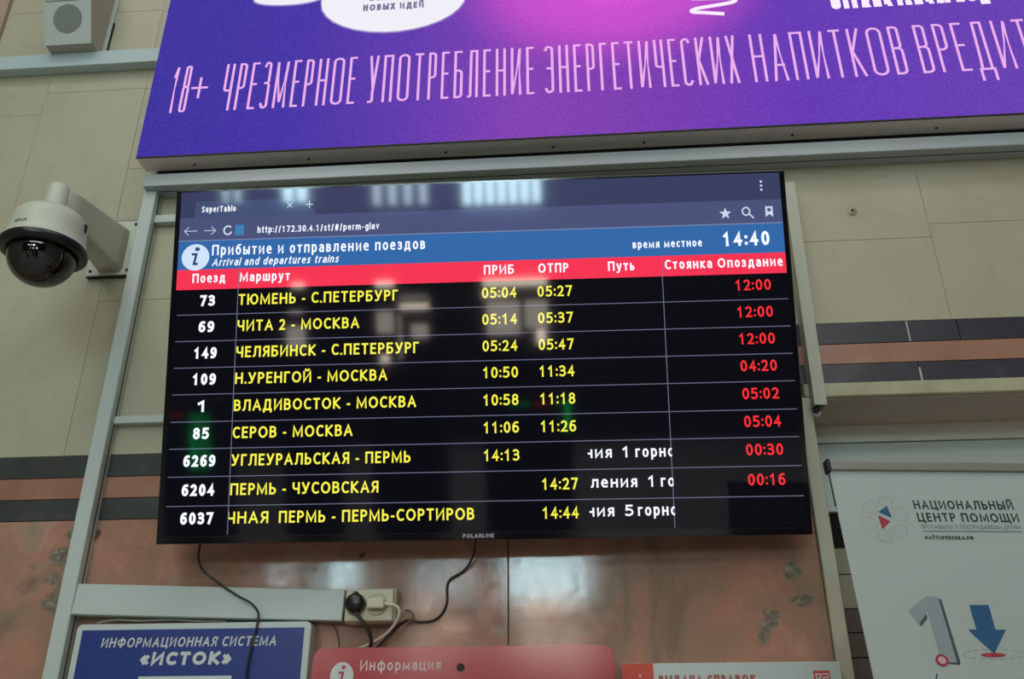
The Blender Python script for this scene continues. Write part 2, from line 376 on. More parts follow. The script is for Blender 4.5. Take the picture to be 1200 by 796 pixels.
def text_bm(s, x0, x1, z0, H, wt, y, slant=0, gap=.2, bm=None, dy=-.00001, din=False):
    """lettering between x0 and x1, baseline z0, capital height H, stroke wt (x H)"""
    bm = bm or bmesh.new()
    tot = sum(GL[c][0] for c in s) + gap*(len(s)-1); k = (x1-x0)/tot; st = wt*H; cx = x0; q = 0
    for c in s:
        gw = GL[c][0]*k; w, ls = glyph_lines(c, max(gw-st, .01*gw), H-st, din)
        for pts in ls:
            lo = st/2
            # x inset keeps the outer edge inside the glyph width, y inset keeps cap height
            ext = max(gw-st, .01*gw)
            T = []
            for x, z in pts:
                X = cx + (gw/2 if gw <= st else lo + x*ext); Z = lo + z*(H-st)
                T.append((X + slant*Z, z0+Z))
            ribbon(bm, T, st, y + q*dy); q += 1
        cx += gw + gap*k
    return bm
def clip_x(bm, lo=None, hi=None):
    for v, s in ((lo, -1), (hi, 1)):
        if v is None: continue
        bmesh.ops.bisect_plane(bm, geom=bm.verts[:]+bm.edges[:]+bm.faces[:], plane_co=(v, 0, 0), plane_no=(s, 0, 0), clear_outer=True)
    return bm
def poly(bm, pts, y): bm.faces.new([bm.verts.new((x, y, z)) for x, z in pts])
def ell(cx, cz, rx, rz, n=24, a0=0, a1=360): return [(cx+rx*math.cos(math.radians(a0+(a1-a0)*i/n)), cz+rz*math.sin(math.radians(a0+(a1-a0)*i/n))) for i in range(n if a1-a0 == 360 else n+1)]
def flat(name, bm, m, parent, local=False):
    bmesh.ops.recalc_face_normals(bm, faces=bm.faces)
    for f in bm.faces:
        if f.normal.y > 0: f.normal_flip()
    return obj(name, bm, m, parent, local, recalc=False)

# ================================================================== SETTING
# front wall: backing with a doorway, tiles in front of it
bm = bmesh.new()
box(bm, -9, .569, .012, .40, 0, 6.5); box(bm, .569, 2.1, .012, .40, 2.394, 6.5); box(bm, 2.1, 9, .012, .40, 0, 6.5)
wall = struct(obj('wall_front', bm, M['grout']))
def tile(name, x0, x1, z0, z1, m, g=.0012, proud=0.0, bev=.001):
    return obj(name, B(x0+g, x1-g, -proud, .012, z0+g, z1-g, bev), m, wall)
# cream marble slabs (columns with their own row heights, as on the wall)
for x0, x1, rows in ((-3.0, -2.3, (2.301, 2.9, 3.4, 3.9, 4.5)), (-2.3, -1.91, (2.301, 2.75, 3.32, 3.85, 4.5)), (-1.91, -1.596, (2.301, 2.86, 3.402, 3.83, 4.5)),
                     (-1.596, -1.28, (2.301, 3.0, 3.484, 3.81, 4.5)), (-1.28, -.66, (2.301, 2.74, 3.18, 3.481, 3.80, 4.5)),
                     (-.66, 0, (2.301, 2.9, 3.45, 3.9, 4.5)), (0, .30, (2.301, 2.835, 3.45, 3.9, 4.5)), (.30, .945, (2.595, 2.835, 3.40, 3.9, 4.5)),
                     (.945, 1.5, (2.595, 2.875, 3.42, 3.9, 4.5)), (1.5, 2.3, (2.595, 2.8, 3.42, 3.9, 4.5))):
    for a, b in zip(rows, rows[1:]): tile('marble_slab', x0, x1, a, b, M['cream'], .0004, rnd.uniform(0, .0004), .0006)
# bands: dark / salmon / dark, low on the left, stepped up over the doorway
def band(zs, xs1, xs2, xs3, dk):
    for (a, b), xs, m in zip(((zs[0], zs[1]), (zs[1], zs[2]), (zs[2], zs[3])), (xs1, xs2, xs3), (dk, M['salmon'], dk)):
        for p, q in zip(xs, xs[1:]): tile('band_tile', p, q, b, a, m, .0006, rnd.uniform(0, .001))
band((2.301, 2.244, 2.190, 2.137), (-3, -2.2, -1.17, -.5, .30), (-3, -1.9, -1.172, -.3, .30), (-3, -2.4, -1.18, -.4, .30), M['black_band'])
band((2.595, 2.537, 2.483, 2.430), (.30, .834, .956, 1.12, 1.8, 2.3), (.30, 1.25, 2.3), (.30, .842, 1.5, 2.3), M['black_band2'])
for x0, x1, z0, z1 in ((.30, .537, 2.137, 2.430), (-3, -2.0, 1.0, 2.137), (-2.0, -1.17, 1.0, 2.137), (-1.17, -.161, 1.0, 2.137), (-.161, .537, 1.0, 2.137)):
    tile('granite_slab', x0, x1, z0, z1, M['granite'], .0011, .0003)
# pale grout smears in the dark band joints
bm = bmesh.new(); box(bm, .8325, .8362, -.0018, .01, 2.539, 2.594); box(bm, .840, .8445, -.0018, .01, 2.431, 2.468)
obj('joint_filler', bm, M['casing'], wall)
# doorway: moulding, soffit, casing, recess
struct(obj('trim_1', B(.557, 2.2, -.012, .012, 2.394, 2.430, .003), M['molding']))
struct(obj('trim_2', B(.5375, .5695, -.012, .19, 0, 2.3935, .002), M['casing']))
struct(obj('trim_3', B(.5695, 2.1, .002, .40, 2.3915, 2.3940), M['lintel']))
struct(obj('trim_4', B(-1.90, -1.806, -.02, .012, 3.4, 4.5, .006), mat('faded_pink_stone', S(170, 150, 132), .5, noise=.05)))
door = struct(obj('door_1', B(.5695, 2.1, .215, .24, 0, 2.3915), M['door_frame']))
obj('header_board', B(.571, 2.1, .19, .215, 2.345, 2.3915, .001), M['header'], door)
obj('upper_panel', B(.585, 2.1, .19, .215, 2.165, 2.342, .0015), M['doorwhite'], door)
obj('frame_post', B(.571, .622, .19, .215, 0, 2.16, .001), M['door_frame'], door)
obj('glass_pane', B(.622, 2.1, .205, .215, 2.075, 2.165), M['darkglass'], door)
obj('rail_board', B(.622, 2.1, .192, .215, 2.013, 2.075, .001), M['door_frame'], door)
obj('rail_board', B(.622, 2.1, .192, .215, 1.932, 2.011, .001), M['door_frame'], door)
for i in range(8):
    obj('slat', B(.622, 2.1, .196, .215, 1.932-.056*(i+1)+.002, 1.932-.056*i, .001), M['slatwood'], door)
# hall behind the camera
HX, HY, HZ = 9, -14.5, 6.5
struct(obj('floor', B(-HX, HX, HY, .4, -.1, 0), mat('polished_floor', S(188, 183, 176), .45, noise=.1, nscale=2)))
struct(obj('ceiling', B(-HX, HX, HY, .4, HZ, HZ+.1), mat('ceiling_paint', S(200, 198, 188), .8)))
struct(obj('wall_left', B(-HX-.2, -HX, HY, .4, 0, HZ), M['plaster']))
struct(obj('wall_right', B(HX, HX+.2, HY, .4, 0, HZ), M['plaster']))
hallwall = mat('hall_wall_paint', S(60, 57, 56), .8)
struct(obj('wall_back', B(-HX, HX, HY-.2, HY, 0, HZ), hallwall))
# tall daylight windows in the hall, facing the screen
YB = -13.0
daylight = mat('bright_daylight_glass', (.05, .05, .05, 1), .2, emit=(.62, .92, 1.0, 1), estr=44)
daylight2 = mat('dim_daylight_glass', (.05, .05, .05, 1), .2, emit=(.7, .92, 1.0, 1), estr=22)
warm = mat('warm_lit_glass', (.05, .05, .05, 1), .2, emit=(1.0, .84, .64, 1), estr=19)
warm2 = mat('dim_warm_lit_glass', (.05, .05, .05, 1), .2, emit=(1.0, .88, .74, 1), estr=7)
frame_m = mat('window_frame', S(60, 58, 56), .6)
struct(obj('wall_divider', B(-HX, HX, YB-.06, YB-.03, 0, HZ), hallwall))
def window(i, x0, x1, z0, z1, panes, m, barf=.34):
    w = struct(obj('window_%d' % i, B(x0-.05, x1+.05, YB-.03, YB-.005, z0-.05, z1+.05), frame_m))
    for k in range(panes):
        pw = (x1-x0)/panes
        obj('pane', B(x0+pw*k+pw*barf/2, x0+pw*(k+1)-pw*barf/2, YB-.005, YB, z0, z1), m, w)
window(1, -1.22, .12, 3.98, 4.85, 7, daylight)
window(2, -2.75, -1.72, 4.02, 4.75, 4, daylight2, .55)
window(3, -4.22, -3.75, 4.12, 4.85, 2, daylight)
window(4, -5.25, -4.85, 4.15, 4.8, 2, daylight2, .5)
# ================================================================== LED BILLBOARD
def led_base(name):
    m = screen_mat(name, (1, 1, 1, 1), 1, .6, .1); g = G(m)
    sep = g.n('ShaderNodeSeparateXYZ'); g.l(g.tc.outputs['Object'], sep.inputs[0])   # object origin = lower left corner
    X, Z = sep.outputs[0], sep.outputs[2]
    base = g.ramp(g.math('DIVIDE', X, 2.6), [(0, S(50, 34, 160)), (.16, S(58, 36, 168)), (.30, S(94, 46, 178)), (.42, S(132, 56, 184)), (.55, S(122, 50, 180)), (.72, S(98, 46, 186)), (1, S(104, 60, 182))])
    # magenta glow of the artwork, centred above the lettering
    dx = g.math('DIVIDE', g.math('SUBTRACT', X, 1.36), .52); dz = g.math('DIVIDE', g.math('SUBTRACT', Z, .56), .36)
    d = g.math('SQRT', g.math('ADD', g.math('MULTIPLY', dx, dx), g.math('MULTIPLY', dz, dz)))
    mg = g.ramp(d, [(0, (1, 1, 1)), (.4, (.62, .62, .62)), (1, (0, 0, 0))]); 
    mg.node.color_ramp.interpolation = 'EASE'
    col = g.mix(mg, base, S(238, 82, 226))
    n1 = g.noise(260, 1, .3); n2 = g.noise(38, 3, .5)
    col2 = g.mix(g.ramp(n1, [(.3, (0, 0, 0)), (.7, (1, 1, 1))]), g.mix(.16, col, (0, 0, 0, 1)), g.mix(.03, col, (1, .8, 1, 1)))
    g.l(col2, g.b.inputs['Emission Color']); return m
led_root = thing('led_billboard', (-1.2025, 0, 3.142), 'large purple LED advertising screen hanging across the top of the photo', 'screen')
LX0, LX1, LZ0, LZ1, LY = -1.2025, 1.62, 3.142, 4.42, -.097
obj('front_cabinet', B(LX0, LX1, LY+.0015, -.032, LZ0, LZ1, .001), M['alu'], led_root)
obj('rear_cabinet', B(LX0+.03, LX1-.03, -.032, 0.0, LZ0+.001, LZ1-.01), M['dark'], led_root)
f = obj('display_face', B(LX0, LX1, LY, LY+.0015, LZ0, LZ1), led_base('led_artwork'), led_root)
fr = obj('bottom_edge', B(LX0, LX1, LY-.0008, LY+.003, LZ0-.0012, LZ0+.0025), M['dark'], led_root)
led_txt = screen_mat('led_pink_lettering', S(236, 176, 236), 1, .6, .1)
led_white = screen_mat('led_white', S(250, 236, 255), 1, .6, .1)
def led_text(s, x0, x1, z0, H, wt, m, dy=0, **k): return flat('display_text', text_bm(s, x0, x1, z0, H, wt, LY-.0006+dy, **k), m, f)
for s, x0, x1 in (('18+', -1.133, -1.012), ('ЧРЕЗМЕРНОЕ', -.983, -.592), ('УПОТРЕБЛЕНИЕ', -.555, -.078), ('ЭНЕРГЕТИЧЕСКИХ', -.048, .492), ('НАПИТКОВ', .532, .946), ('ВРЕДИТ', .984, 1.285)):
    H = .174; 
    if s == '18+':
        led_text('18', -1.140, -1.086, 3.297, H, .042, led_txt, gap=.3, din=True); led_text('+', -1.080, -1.030, 3.318, H*.85, .05, led_txt)
    else: led_text(s, x0, x1, 3.295, H, .042, led_txt, gap=.34, din=True)
led_text('ОГРАНИЧЕНИЯ. ПОД', .778, 1.215, 3.546, .075, .2, led_white, gap=.22, din=True)
# pictured cans (only their lower ends are in view) and scribble
def can(cx, rx, zb, sag, ztop):
    bm = bmesh.new()
    pts = [(cx+rx, ztop)] + [(cx-rx, ztop)] + [(cx - rx*math.cos(math.radians(a)), zb+sag - sag*math.sin(math.radians(a))) for a in range(0, 181, 12)]
    poly(bm, pts, 0); return bm
for cx, rx, zb, sag, ms in ((-.500, .222, 3.556, .135, 0), (-.825, .110, 3.690, .03, 0)):
    c1 = can(cx, rx+.002, zb-.002, sag, 4.25)
    for v in c1.verts: v.co.y = LY-.0003
    flat('pictured_can_edge', c1, screen_mat('can_rim_lilac', S(150, 132, 196), 1, .6, .1), f)
    c2 = can(cx, rx-.001, zb+.004, sag-.002, 4.25)
    for v in c2.verts: v.co.y = LY-.0006
    flat('pictured_can', c2, screen_mat('can_white', S(240, 238, 246), 1, .6, .1), f)
led_ink = screen_mat('led_grey_lettering', S(120, 112, 150), 1, .6, .1)
led_text('НОВЫХ ИДЕЙ', -.590, -.405, 3.648, .026, .24, led_ink, dy=-.0004)
led_text('ЭНЕРГИЯ', -.572, -.425, 3.688, .026, .24, led_ink, dy=-.0004)
bm = bmesh.new(); ribbon(bm, [(p.x, p.y) for p in smooth_pts([(x, z, 0) for x, z in ((.40, 3.66), (.50, 3.642), (.38, 3.622), (.495, 3.612), (.500, 3.596), (.40, 3.580), (.385, 3.568), (.42, 3.562), (.468, 3.554))], 5)], .013, LY-.0006)
bm2 = bm; flat('pictured_scribble', bm2, led_white, f)
for x in (-1.05, -.72, -.33, -.03, .22, .62, 1.0, 1.35): # small screws in the cabinet underside
    obj('screw', lathe([(.004, 0), (.004, -.0015)], (x, -.055, LZ0), 10), M['dark'], led_root)

# ================================================================== SUPPORT FRAME
sf = thing('support_frame', (-1.17, 0, .9), 'pale grey steel frame of rails screwed to the wall around the train timetable screen', 'frame')
bm = B(-1.188, 1.75, -.060, 0, 3.070, 3.112, .002)
obj('top_rail', bm, M['rail_metal'], sf)
obj('top_rail_seam', B(-1.15, 1.75, -.033, -.031, 3.069, 3.0705), M['dark'], sf)
lr = obj('left_post', B(-1.192, -1.155, -.040, 0, .9, 3.070, .002), M['white_metal'], sf)
obj('post_slot', B(-1.1552, -1.1546, -.020, -.014, .9, 3.068), mat('slot_shadow_brown', S(92, 84, 72), .7), lr)
obj('side_rail', B(-1.155, -1.0, -.022, 0, 2.974, 2.999, .0015), M['white_metal'], sf)
obj('side_rail', B(-1.155, -.90, -.022, 0, 2.376, 2.396, .0015), M['white_metal'], sf)
# thin right rail: open-ended channel, very slightly off plumb
rt = Matrix.Rotation(math.radians(1.0), 3, 'Y')
rr = thing('cable_channel', (.582, 0, 2.36), 'thin pale vertical cable channel with open lower end, right of the timetable screen', 'channel')
bm = bmesh.new()
box(bm, .567, .596, -.046, -.043, 2.362, 2.995, rot=rt, piv=(.582, 0, 2.362)); box(bm, .567, .570, -.043, 0, 2.362, 2.995, rot=rt, piv=(.582, 0, 2.362)); box(bm, .593, .596, -.043, 0, 2.362, 2.995, rot=rt, piv=(.582, 0, 2.362))
obj('channel', bm, M['channel'], rr)
obj('cable', tube([(.580, -.022, 2.60), (.580, -.022, 2.372), (.583, -.024, 2.350), (.574, -.016, 2.345), (.566, -.010, 2.37)], .004), M['cable_white'], rr)
obj('plug', lathe([(.0, -.012), (.009, -.01), (.009, .012), (0, .014)], (.575, -.024, 2.362), 12, caps=False), M['dark'], rr)
# upper left rail
ul = thing('wall_rail', (-1.8, 0, 3.56), 'pale blue-grey horizontal metal rail at top left, under the loudspeaker', 'rail')
obj('rail_profile', B(-2.9, -1.16, -.035, 0, 3.559, 3.614, .0015), mat('blue_grey_rail', S(178, 200, 202), .35, noise=.03), ul)
# trunking and sockets
rt2 = Matrix.Rotation(math.radians(2.1), 3, 'Y')
tr = thing('cable_trunking', (-1.155, 0, 1.91), 'wide pale horizontal cable trunking sagging slightly towards the double socket', 'trunking')
obj('trunking_lid', B(-1.153, -.526, -.041, -.001, 1.910, 1.978, .002, rot=rt2, piv=(-1.155, 0, 1.944)), M['white_metal'], tr)
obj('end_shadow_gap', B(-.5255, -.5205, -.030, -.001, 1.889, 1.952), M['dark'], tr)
so = thing('double_socket', (-.47, 0, 1.885), 'ivory double wall socket with two plugs at the trunking end', 'socket')
SX0, SX1, SZ0, SZ1, SY = -.5205, -.412, 1.884, 1.954, -.050
obj('backplate', B(SX0-.001, SX1+.004, -.040, 0, SZ0-.002, SZ1+.002, .003), M['socket'], so)
obj('faceplate', B(SX0, SX1, SY, -.040, SZ0, SZ1, .004, 2), M['socket'], so)
for cx in (-.496, -.448):
    bmr = lathe([(.0225, 0), (.0225, -.003), (.0200, -.003), (.0195, -.0010), (.0, -.0010)], (cx, SY, 1.920), 32, 'Y', caps=False)
    obj('ring_groove', lathe([(.0238, 0), (.0238, -.0005), (.0, -.0005)], (cx, SY, 1.920), 32, 'Y', caps=False), mat('shadow_groove', S(110, 108, 84), .7), so)
    obj('socket_ring', bmr, M['socket'] if cx > -.47 else M['socket'], so, smooth=False)
bp_ = thing('black_plug', (-.495, -.05, 1.92), 'round black plug with thick black cord in the left socket', 'plug')
obj('plug_body', lathe([(.0215, 0), (.0215, -.012), (.019, -.019), (.012, -.022), (0, -.0225)], (-.495, SY-.0035, 1.921), 32, 'Y', caps=False), M['black_plastic'], bp_, smooth=True)
obj('grip_tab', B(-.5, -.49, SY-.018, SY-.002, 1.939, 1.946, .001), M['black_plastic'], bp_)
obj('cord', tube([(-.493, -.066, 1.905), (-.484, -.069, 1.893), (-.468, -.067, 1.874), (-.456, -.062, 1.852), (-.455, -.056, 1.835), (-.463, -.046, 1.822), (-.475, -.040, 1.80), (-.48, -.036, 1.70)], .0042), M['cable_black'], bp_)
wp = thing('white_plug', (-.448, -.05, 1.92), 'flat ivory plug with white cord in the right socket', 'plug')
obj('plug_body', B(-.4675, -.429, SY-.020, SY-.0035, 1.9085, 1.9315, .004, 2), M['socket'], wp)
obj('cord_sleeve', tube([(-.433, -.060, 1.9195), (-.420, -.061, 1.918), (-.407, -.061, 1.916)], .0048), M['socket'], wp)
obj('cord', tube([(-.408, -.061, 1.916), (-.398, -.061, 1.910), (-.396, -.060, 1.897), (-.404, -.058, 1.877), (-.428, -.052, 1.853), (-.462, -.045, 1.836), (-.50, -.040, 1.822), (-.53, -.036, 1.80), (-.54, -.036, 1.70)], .0034), M['cable_white'], wp)
# cables hanging from the screen
lc = tag(obj('power_cable', tube([(-.862, -.060, 2.10), (-.868, -.058, 2.052), (-.872, -.046, 2.030), (-.858, -.046, 2.003), (-.820, -.046, 1.975), (-.770, -.047, 1.945), (-.735, -.049, 1.927), (-.716, -.051, 1.908), (-.712, -.055, 1.888), (-.716, -.058, 1.850), (-.722, -.060, 1.80), (-.722, -.060, 1.72), (-.722, -.058, 1.55)], .0026), M['cable_black']),
    'thin black cable hanging from the left of the timetable screen across trunking and blue sign', 'cable')
rc = tag(obj('power_cable', tube([(-.230, -.055, 2.10), (-.231, -.052, 2.048), (-.243, -.020, 2.020), (-.262, -.010, 1.998), (-.292, -.006, 1.980), (-.300, -.006, 1.962), (-.299, -.006, 1.930), (-.309, -.006, 1.905), (-.330, -.006, 1.890), (-.360, -.006, 1.888), (-.385, -.006, 1.892), (-.402, -.006, 1.884), (-.425, -.010, 1.862), (-.445, -.014, 1.838), (-.465, -.02, 1.81), (-.47, -.02, 1.7)], .0025), M['cable_black']),
    'thin black cable looping down the granite right of the double socket', 'cable')
wc = tag(obj('adapter_cable', tube([(-.395, -.007, 1.914), (-.385, -.007, 1.913), (-.376, -.007, 1.906), (-.378, -.007, 1.893), (-.390, -.007, 1.880)], .0022), mat('grey_brown_cable', S(120, 106, 94), .5)),
    'short grey-brown cable loop peeping out from behind the double socket', 'cable')
tw = tag(obj('loose_wire', tube([(-.560, -.004, 1.885), (-.548, -.004, 1.872), (-.541, -.004, 1.850), (-.538, -.004, 1.82), (-.538, -.004, 1.70)], .0013, 6), mat('brown_wire', S(84, 70, 62), .5)),
    'very thin brown wire on the granite right of the blue sign', 'wire')
lw = tag(obj('loose_wire', tube([(-1.10, -.018, 1.893), (-1.06, -.018, 1.900), (-1.0, -.018, 1.897), (-.93, -.018, 1.8985), (-.87, -.018, 1.895), (-.80, -.018, 1.893)], .0022, 6), M['cable_white']),
    'pale loose wire lying along the top edge of the blue sign', 'wire')

# ================================================================== TIMETABLE SCREEN (television)
P_bl = Vector((-.945, -.116, 2.048)); ex = Vector((.022017+.977, .02204, 0))
tilt, yw = .2525974, .02204276
ex = Vector((math.cos(yw), math.sin(yw), 0)); ez = Vector((math.sin(tilt)*math.sin(yw), -math.sin(tilt)*math.cos(yw), math.cos(tilt)))
ey = ez.cross(ex)   # points into the wall
R3 = Matrix((ex, ey, ez)).transposed()
base = Vector((-.21811, -.10, 2.0475)); W_, H_ = 1.455, .838
tv = thing('timetable_screen', base, 'large black wall television showing the train arrivals and departures table', 'television', rot=R3)
def U(u): return u - W_/2
bm = bmesh.new()
box(bm, -W_/2, W_/2, .0, .030, 0, H_, .003, 2)
bzl = obj('housing', bm, M['bezel'], tv, True)
obj('back_cover', B(-.50, .50, .030, .055, .12, .62, .01, 2), M['black_plastic'], tv, True)
scr = obj('screen', B(U(.013), U(1.4425), -.0006, .002, .0185, H_-.007), screen_mat('display_black', S(5, 5, 12), 1), tv, True)
obj('lower_bezel_lip', B(-W_/2+.002, W_/2-.002, -.003, .0, .0, .0155, .001), M['bezel'], tv, True)
def quadp(name, u0, u1, v0, v1, m, w=-.0010):
    b = bmesh.new(); poly(b, [(U(u0), v0), (U(u1), v0), (U(u1), v1), (U(u0), v1)], w); return flat(name, b, m, scr, True)
dm = {k: screen_mat('display_'+k, c, s) for k, c, s in (
    ('tabs', S(58, 62, 96), 1), ('toolbar', S(74, 82, 122), 1), ('tab', S(66, 80, 118), 1), ('blue', S(50, 104, 168), 1), ('red', S(246, 52, 82), 1),
    ('grid', S(108, 110, 136), 1), ('white', S(240, 244, 255), 1.1), ('yellow', S(246, 238, 78), 1.05), ('late', S(250, 48, 54), 1.05), ('fav', S(62, 128, 182), 1),
    ('pale', S(206, 216, 240), 1), ('icon', S(190, 196, 226), 1), ('edge', S(120, 132, 168), 1), ('info', S(210, 228, 250), 1), ('infod', S(44, 70, 120), 1))}
A_, Z_ = .0135, 1.442
quadp('tab_strip', A_, Z_, .765, .8305, dm['tabs']); quadp('address_bar', A_, Z_, .708, .765, dm['toolbar'])
quadp('blue_header', A_, Z_, .636, .7075, dm['blue']); quadp('red_header', A_, Z_, .587, .636, dm['red'])
b = bmesh.new(); poly(b, [(U(.048), .765), (U(.345), .765), (U(.318), .806), (U(.050), .806)], -.0014); flat('browser_tab', b, dm['tab'], scr, True)
b = bmesh.new(); poly(b, [(U(A_), .7065), (U(Z_), .7065), (U(Z_), .709), (U(A_), .709)], -.0014); flat('header_line', b, dm['edge'], scr, True)
b = bmesh.new()
rowv = (.526, .4625, .3995, .337, .2735, .212, .1485, .083)
for v in rowv: poly(b, [(U(.019), v-.0009), (U(Z_-.001), v-.0009), (U(Z_-.001), v+.0009), (U(.019), v+.0009)], -.0012)
for u in (.163, 1.158): poly(b, [(U(u-.0009), .019), (U(u+.0009), .019), (U(u+.0009), .634), (U(u-.0009), .634)], -.0013)
flat('table_grid', b, dm['grid'], scr, True)
def T(s, u0, u1, v, H, wt, m, clip=None, **k):
    bm = text_bm(s, U(u0), U(u1), v, H, wt, -.0018, **k)
    if clip: clip_x(bm, U(clip[0]) if clip[0] else None, U(clip[1]) if clip[1] else None)
    return flat('display_text', bm, dm[m], scr, True)
T('SuperTablo', .066, .149, .7785, .0150, .16, 'white', gap=.24); T('http://172.30.4.1/st/#/perm-glav', .204, .497, .7225, .016, .16, 'white')
T('Прибытие и отправление поездов', .096, .607, .670, .026, .15, 'white', gap=.22)
T('Arrival and departures trains', .097, .400, .6435, .0185, .15, 'white', slant=.22)
T('время местное', 1.093, 1.253, .6560, .0185, .17, 'white'); T('14:40', 1.301, 1.408, .6545, .034, .19, 'white')
for s, u0, u1 in (('Поезд', .052, .131), ('Маршрут', .166, .286), ('ПРИБ', .745, .815), ('ОТПР', .872, .942), ('Путь', 1.034, 1.095), ('Стоянка', 1.165, 1.273), ('Опоздание', 1.286, 1.434)):
    T(s, u0, u1, .6035, .0225, .17, 'white')
rows = [  # number, route, arrival, departure, delay, baseline
    ('73', .073, .109, 'ТЮМЕНЬ - С.ПЕТЕРБУРГ', .5435, '05:04', '05:27', '12:00', .5465), ('69', .073, .110, 'ЧИТА 2 - МОСКВА', .453, '05:14', '05:37', '12:00', .4835),
    ('149', .065, .119, 'ЧЕЛЯБИНСК - С.ПЕТЕРБУРГ', .593, '05:24', '05:47', '12:00', .421), ('109', .065, .120, 'Н.УРЕНГОЙ - МОСКВА', .520, '10:50', '11:34', '04:20', .359),
    ('1', .078, .105, 'ВЛАДИВОСТОК - МОСКВА', .587, '10:58', '11:18', '05:02', .296), ('85', .073, .110, 'СЕРОВ - МОСКВА', .442, '11:06', '11:26', '05:04', .2335),
    ('6269', .054, .128, 'УГЛЕУРАЛЬСКАЯ - ПЕРМЬ', .575, '14:13', None, '00:30', .171), ('6204', .054, .129, 'ПЕРМЬ - ЧУСОВСКАЯ', .503, None, '14:27', '00:16', .1055),
    ('6037', .054, .129, 'ПЕРМЬ - ПЕРМЬ-СОРТИРОВ', .718, None, '14:44', None, .0425)]
for i, (no, a, c, route, ru, arr, dep, late, v) in enumerate(rows):
    T(no, a, c, v, .0265, .22, 'white', gap=.16)
    if i == 8: T('ЧНАЯ', .161, .255, v+.0005, .0262, .165, 'yellow', gap=.18, clip=(.1645, None))
    T(route, .1655 if i < 8 else .279, ru, v+.0005, .0262, .165, 'yellow', gap=.18, clip=(.1645, None))
    if arr: T(arr, .740, .8205, v, .0255, .16, 'yellow', gap=.16)
    if dep: T(dep, .869, .949, v, .0255, .16, 'yellow', gap=.16)
    if late: T(late, 1.3225, 1.4035, v+.0015, .0255, .16, 'late', gap=.16)
for v, w1, a1, b1, d, a2, w2, a3, b3 in ((.1735, 'ния', .967, 1.0265, '1', 1.049, 'горнов', 1.079, 1.182), (.1080, 'вления', .958, 1.080, '1', 1.103, 'горнов', 1.132, 1.238), (.0455, 'ния', .967, 1.027, '5', 1.051, 'горнов', 1.079, 1.182)):
    T(w1, a1, b1, v, .0245, .17, 'white', clip=(.973, None)); T(d, a2, a2+.018, v, .0245, .17, 'white'); T(w2, a3, b3, v, .0245, .17, 'white', clip=(None, 1.1595))
def icon(strokes, s=.0028, polys=(), m='pale'):
    b = bmesh.new()
    for k, pts in enumerate(strokes): ribbon(b, [(U(x), z) for x, z in pts], s, -.0018 - k*.00002)
    for pts in polys: poly(b, [(U(x), z) for x, z in pts], -.0018)
    return flat('toolbar_icon', b, dm[m], scr, True)
icon([[(.036, .7415), (.026, .732), (.036, .7225)], [(.026, .732), (.056, .732)]], .002, m='icon')          # back
icon([[(.092, .7415), (.102, .732), (.092, .7225)], [(.102, .732), (.074, .732)]], .002, m='icon')          # forward
icon([[(.132 + .0095*math.cos(math.radians(t)), .7315 + .0105*math.sin(math.radians(t))) for t in range(50, 331, 20)]], .0038)   # reload
icon([[(.2745, .784), (.2855, .795)], [(.2855, .784), (.2745, .795)]], .0015); icon([[(.320, .790), (.336, .790)], [(.328, .782), (.328, .798)]], .002)
for z in (.787, .797, .807): icon([], polys=[[(1.3955, z), (1.4005, z), (1.4005, z+.0048), (1.3955, z+.0048)]])
icon([], polys=[[(1.311 + (.0145 if k % 2 == 0 else .0058)*math.sin(math.pi*k/5), .7335 + (.0150 if k % 2 == 0 else .0060)*math.cos(math.pi*k/5)) for k in range(10)]])
icon([[(1.359 + .0085*math.cos(math.radians(t)), .7375 + .0095*math.sin(math.radians(t))) for t in range(0, 361, 24)], [(1.3655, .7315), (1.375, .7215)]], .0032)
icon([], polys=[[(1.4035, .748), (1.4205, .748), (1.4205, .722), (1.412, .7295), (1.4035, .722)]])
b = bmesh.new(); poly(b, [(U(1.412 + .005*math.cos(t*1.047)), .7395 + .005*math.sin(t*1.047)) for t in range(6)], -.0022); flat('toolbar_icon', b, dm['toolbar'], scr, True)
quadp('page_icon', .1495, .171, .7185, .744, dm['fav'], -.0014)
b = bmesh.new(); poly(b, [(U(x), z) for x, z in ell(.0565, .6665, .0335, .0325, 40)], -.0018); flat('info_badge', b, dm['info'], scr, True)
b = bmesh.new(); poly(b, [(U(x), z) for x, z in ell(.0605, .6865, .0058, .0050, 20)], -.0022)
ribbon(b, [(U(.0500), .6740), (U(.0585), .6740), (U(.0535), .6500), (U(.0600), .6500)], .0058, -.0022); flat('info_letter', b, dm['infod'], scr, True)
flat('maker_lettering', text_bm('POLARLINE', U(.693), U(.761), .0040, .0085, .2, -.0036), mat('silver_lettering', S(200, 200, 210), .4), tv, True)
# bracket between the television and the wall
for sx in (-.25, .25):
    b0 = base + ex*sx
    for za, y1 in ((2.20, -.10), (2.50, -.165)):
        obj('bracket_arm', B(b0.x-.015, b0.x+.015, y1, -.001 if y1 > -.12 else -.004, za, za+.03), M['black_plastic'], tv)

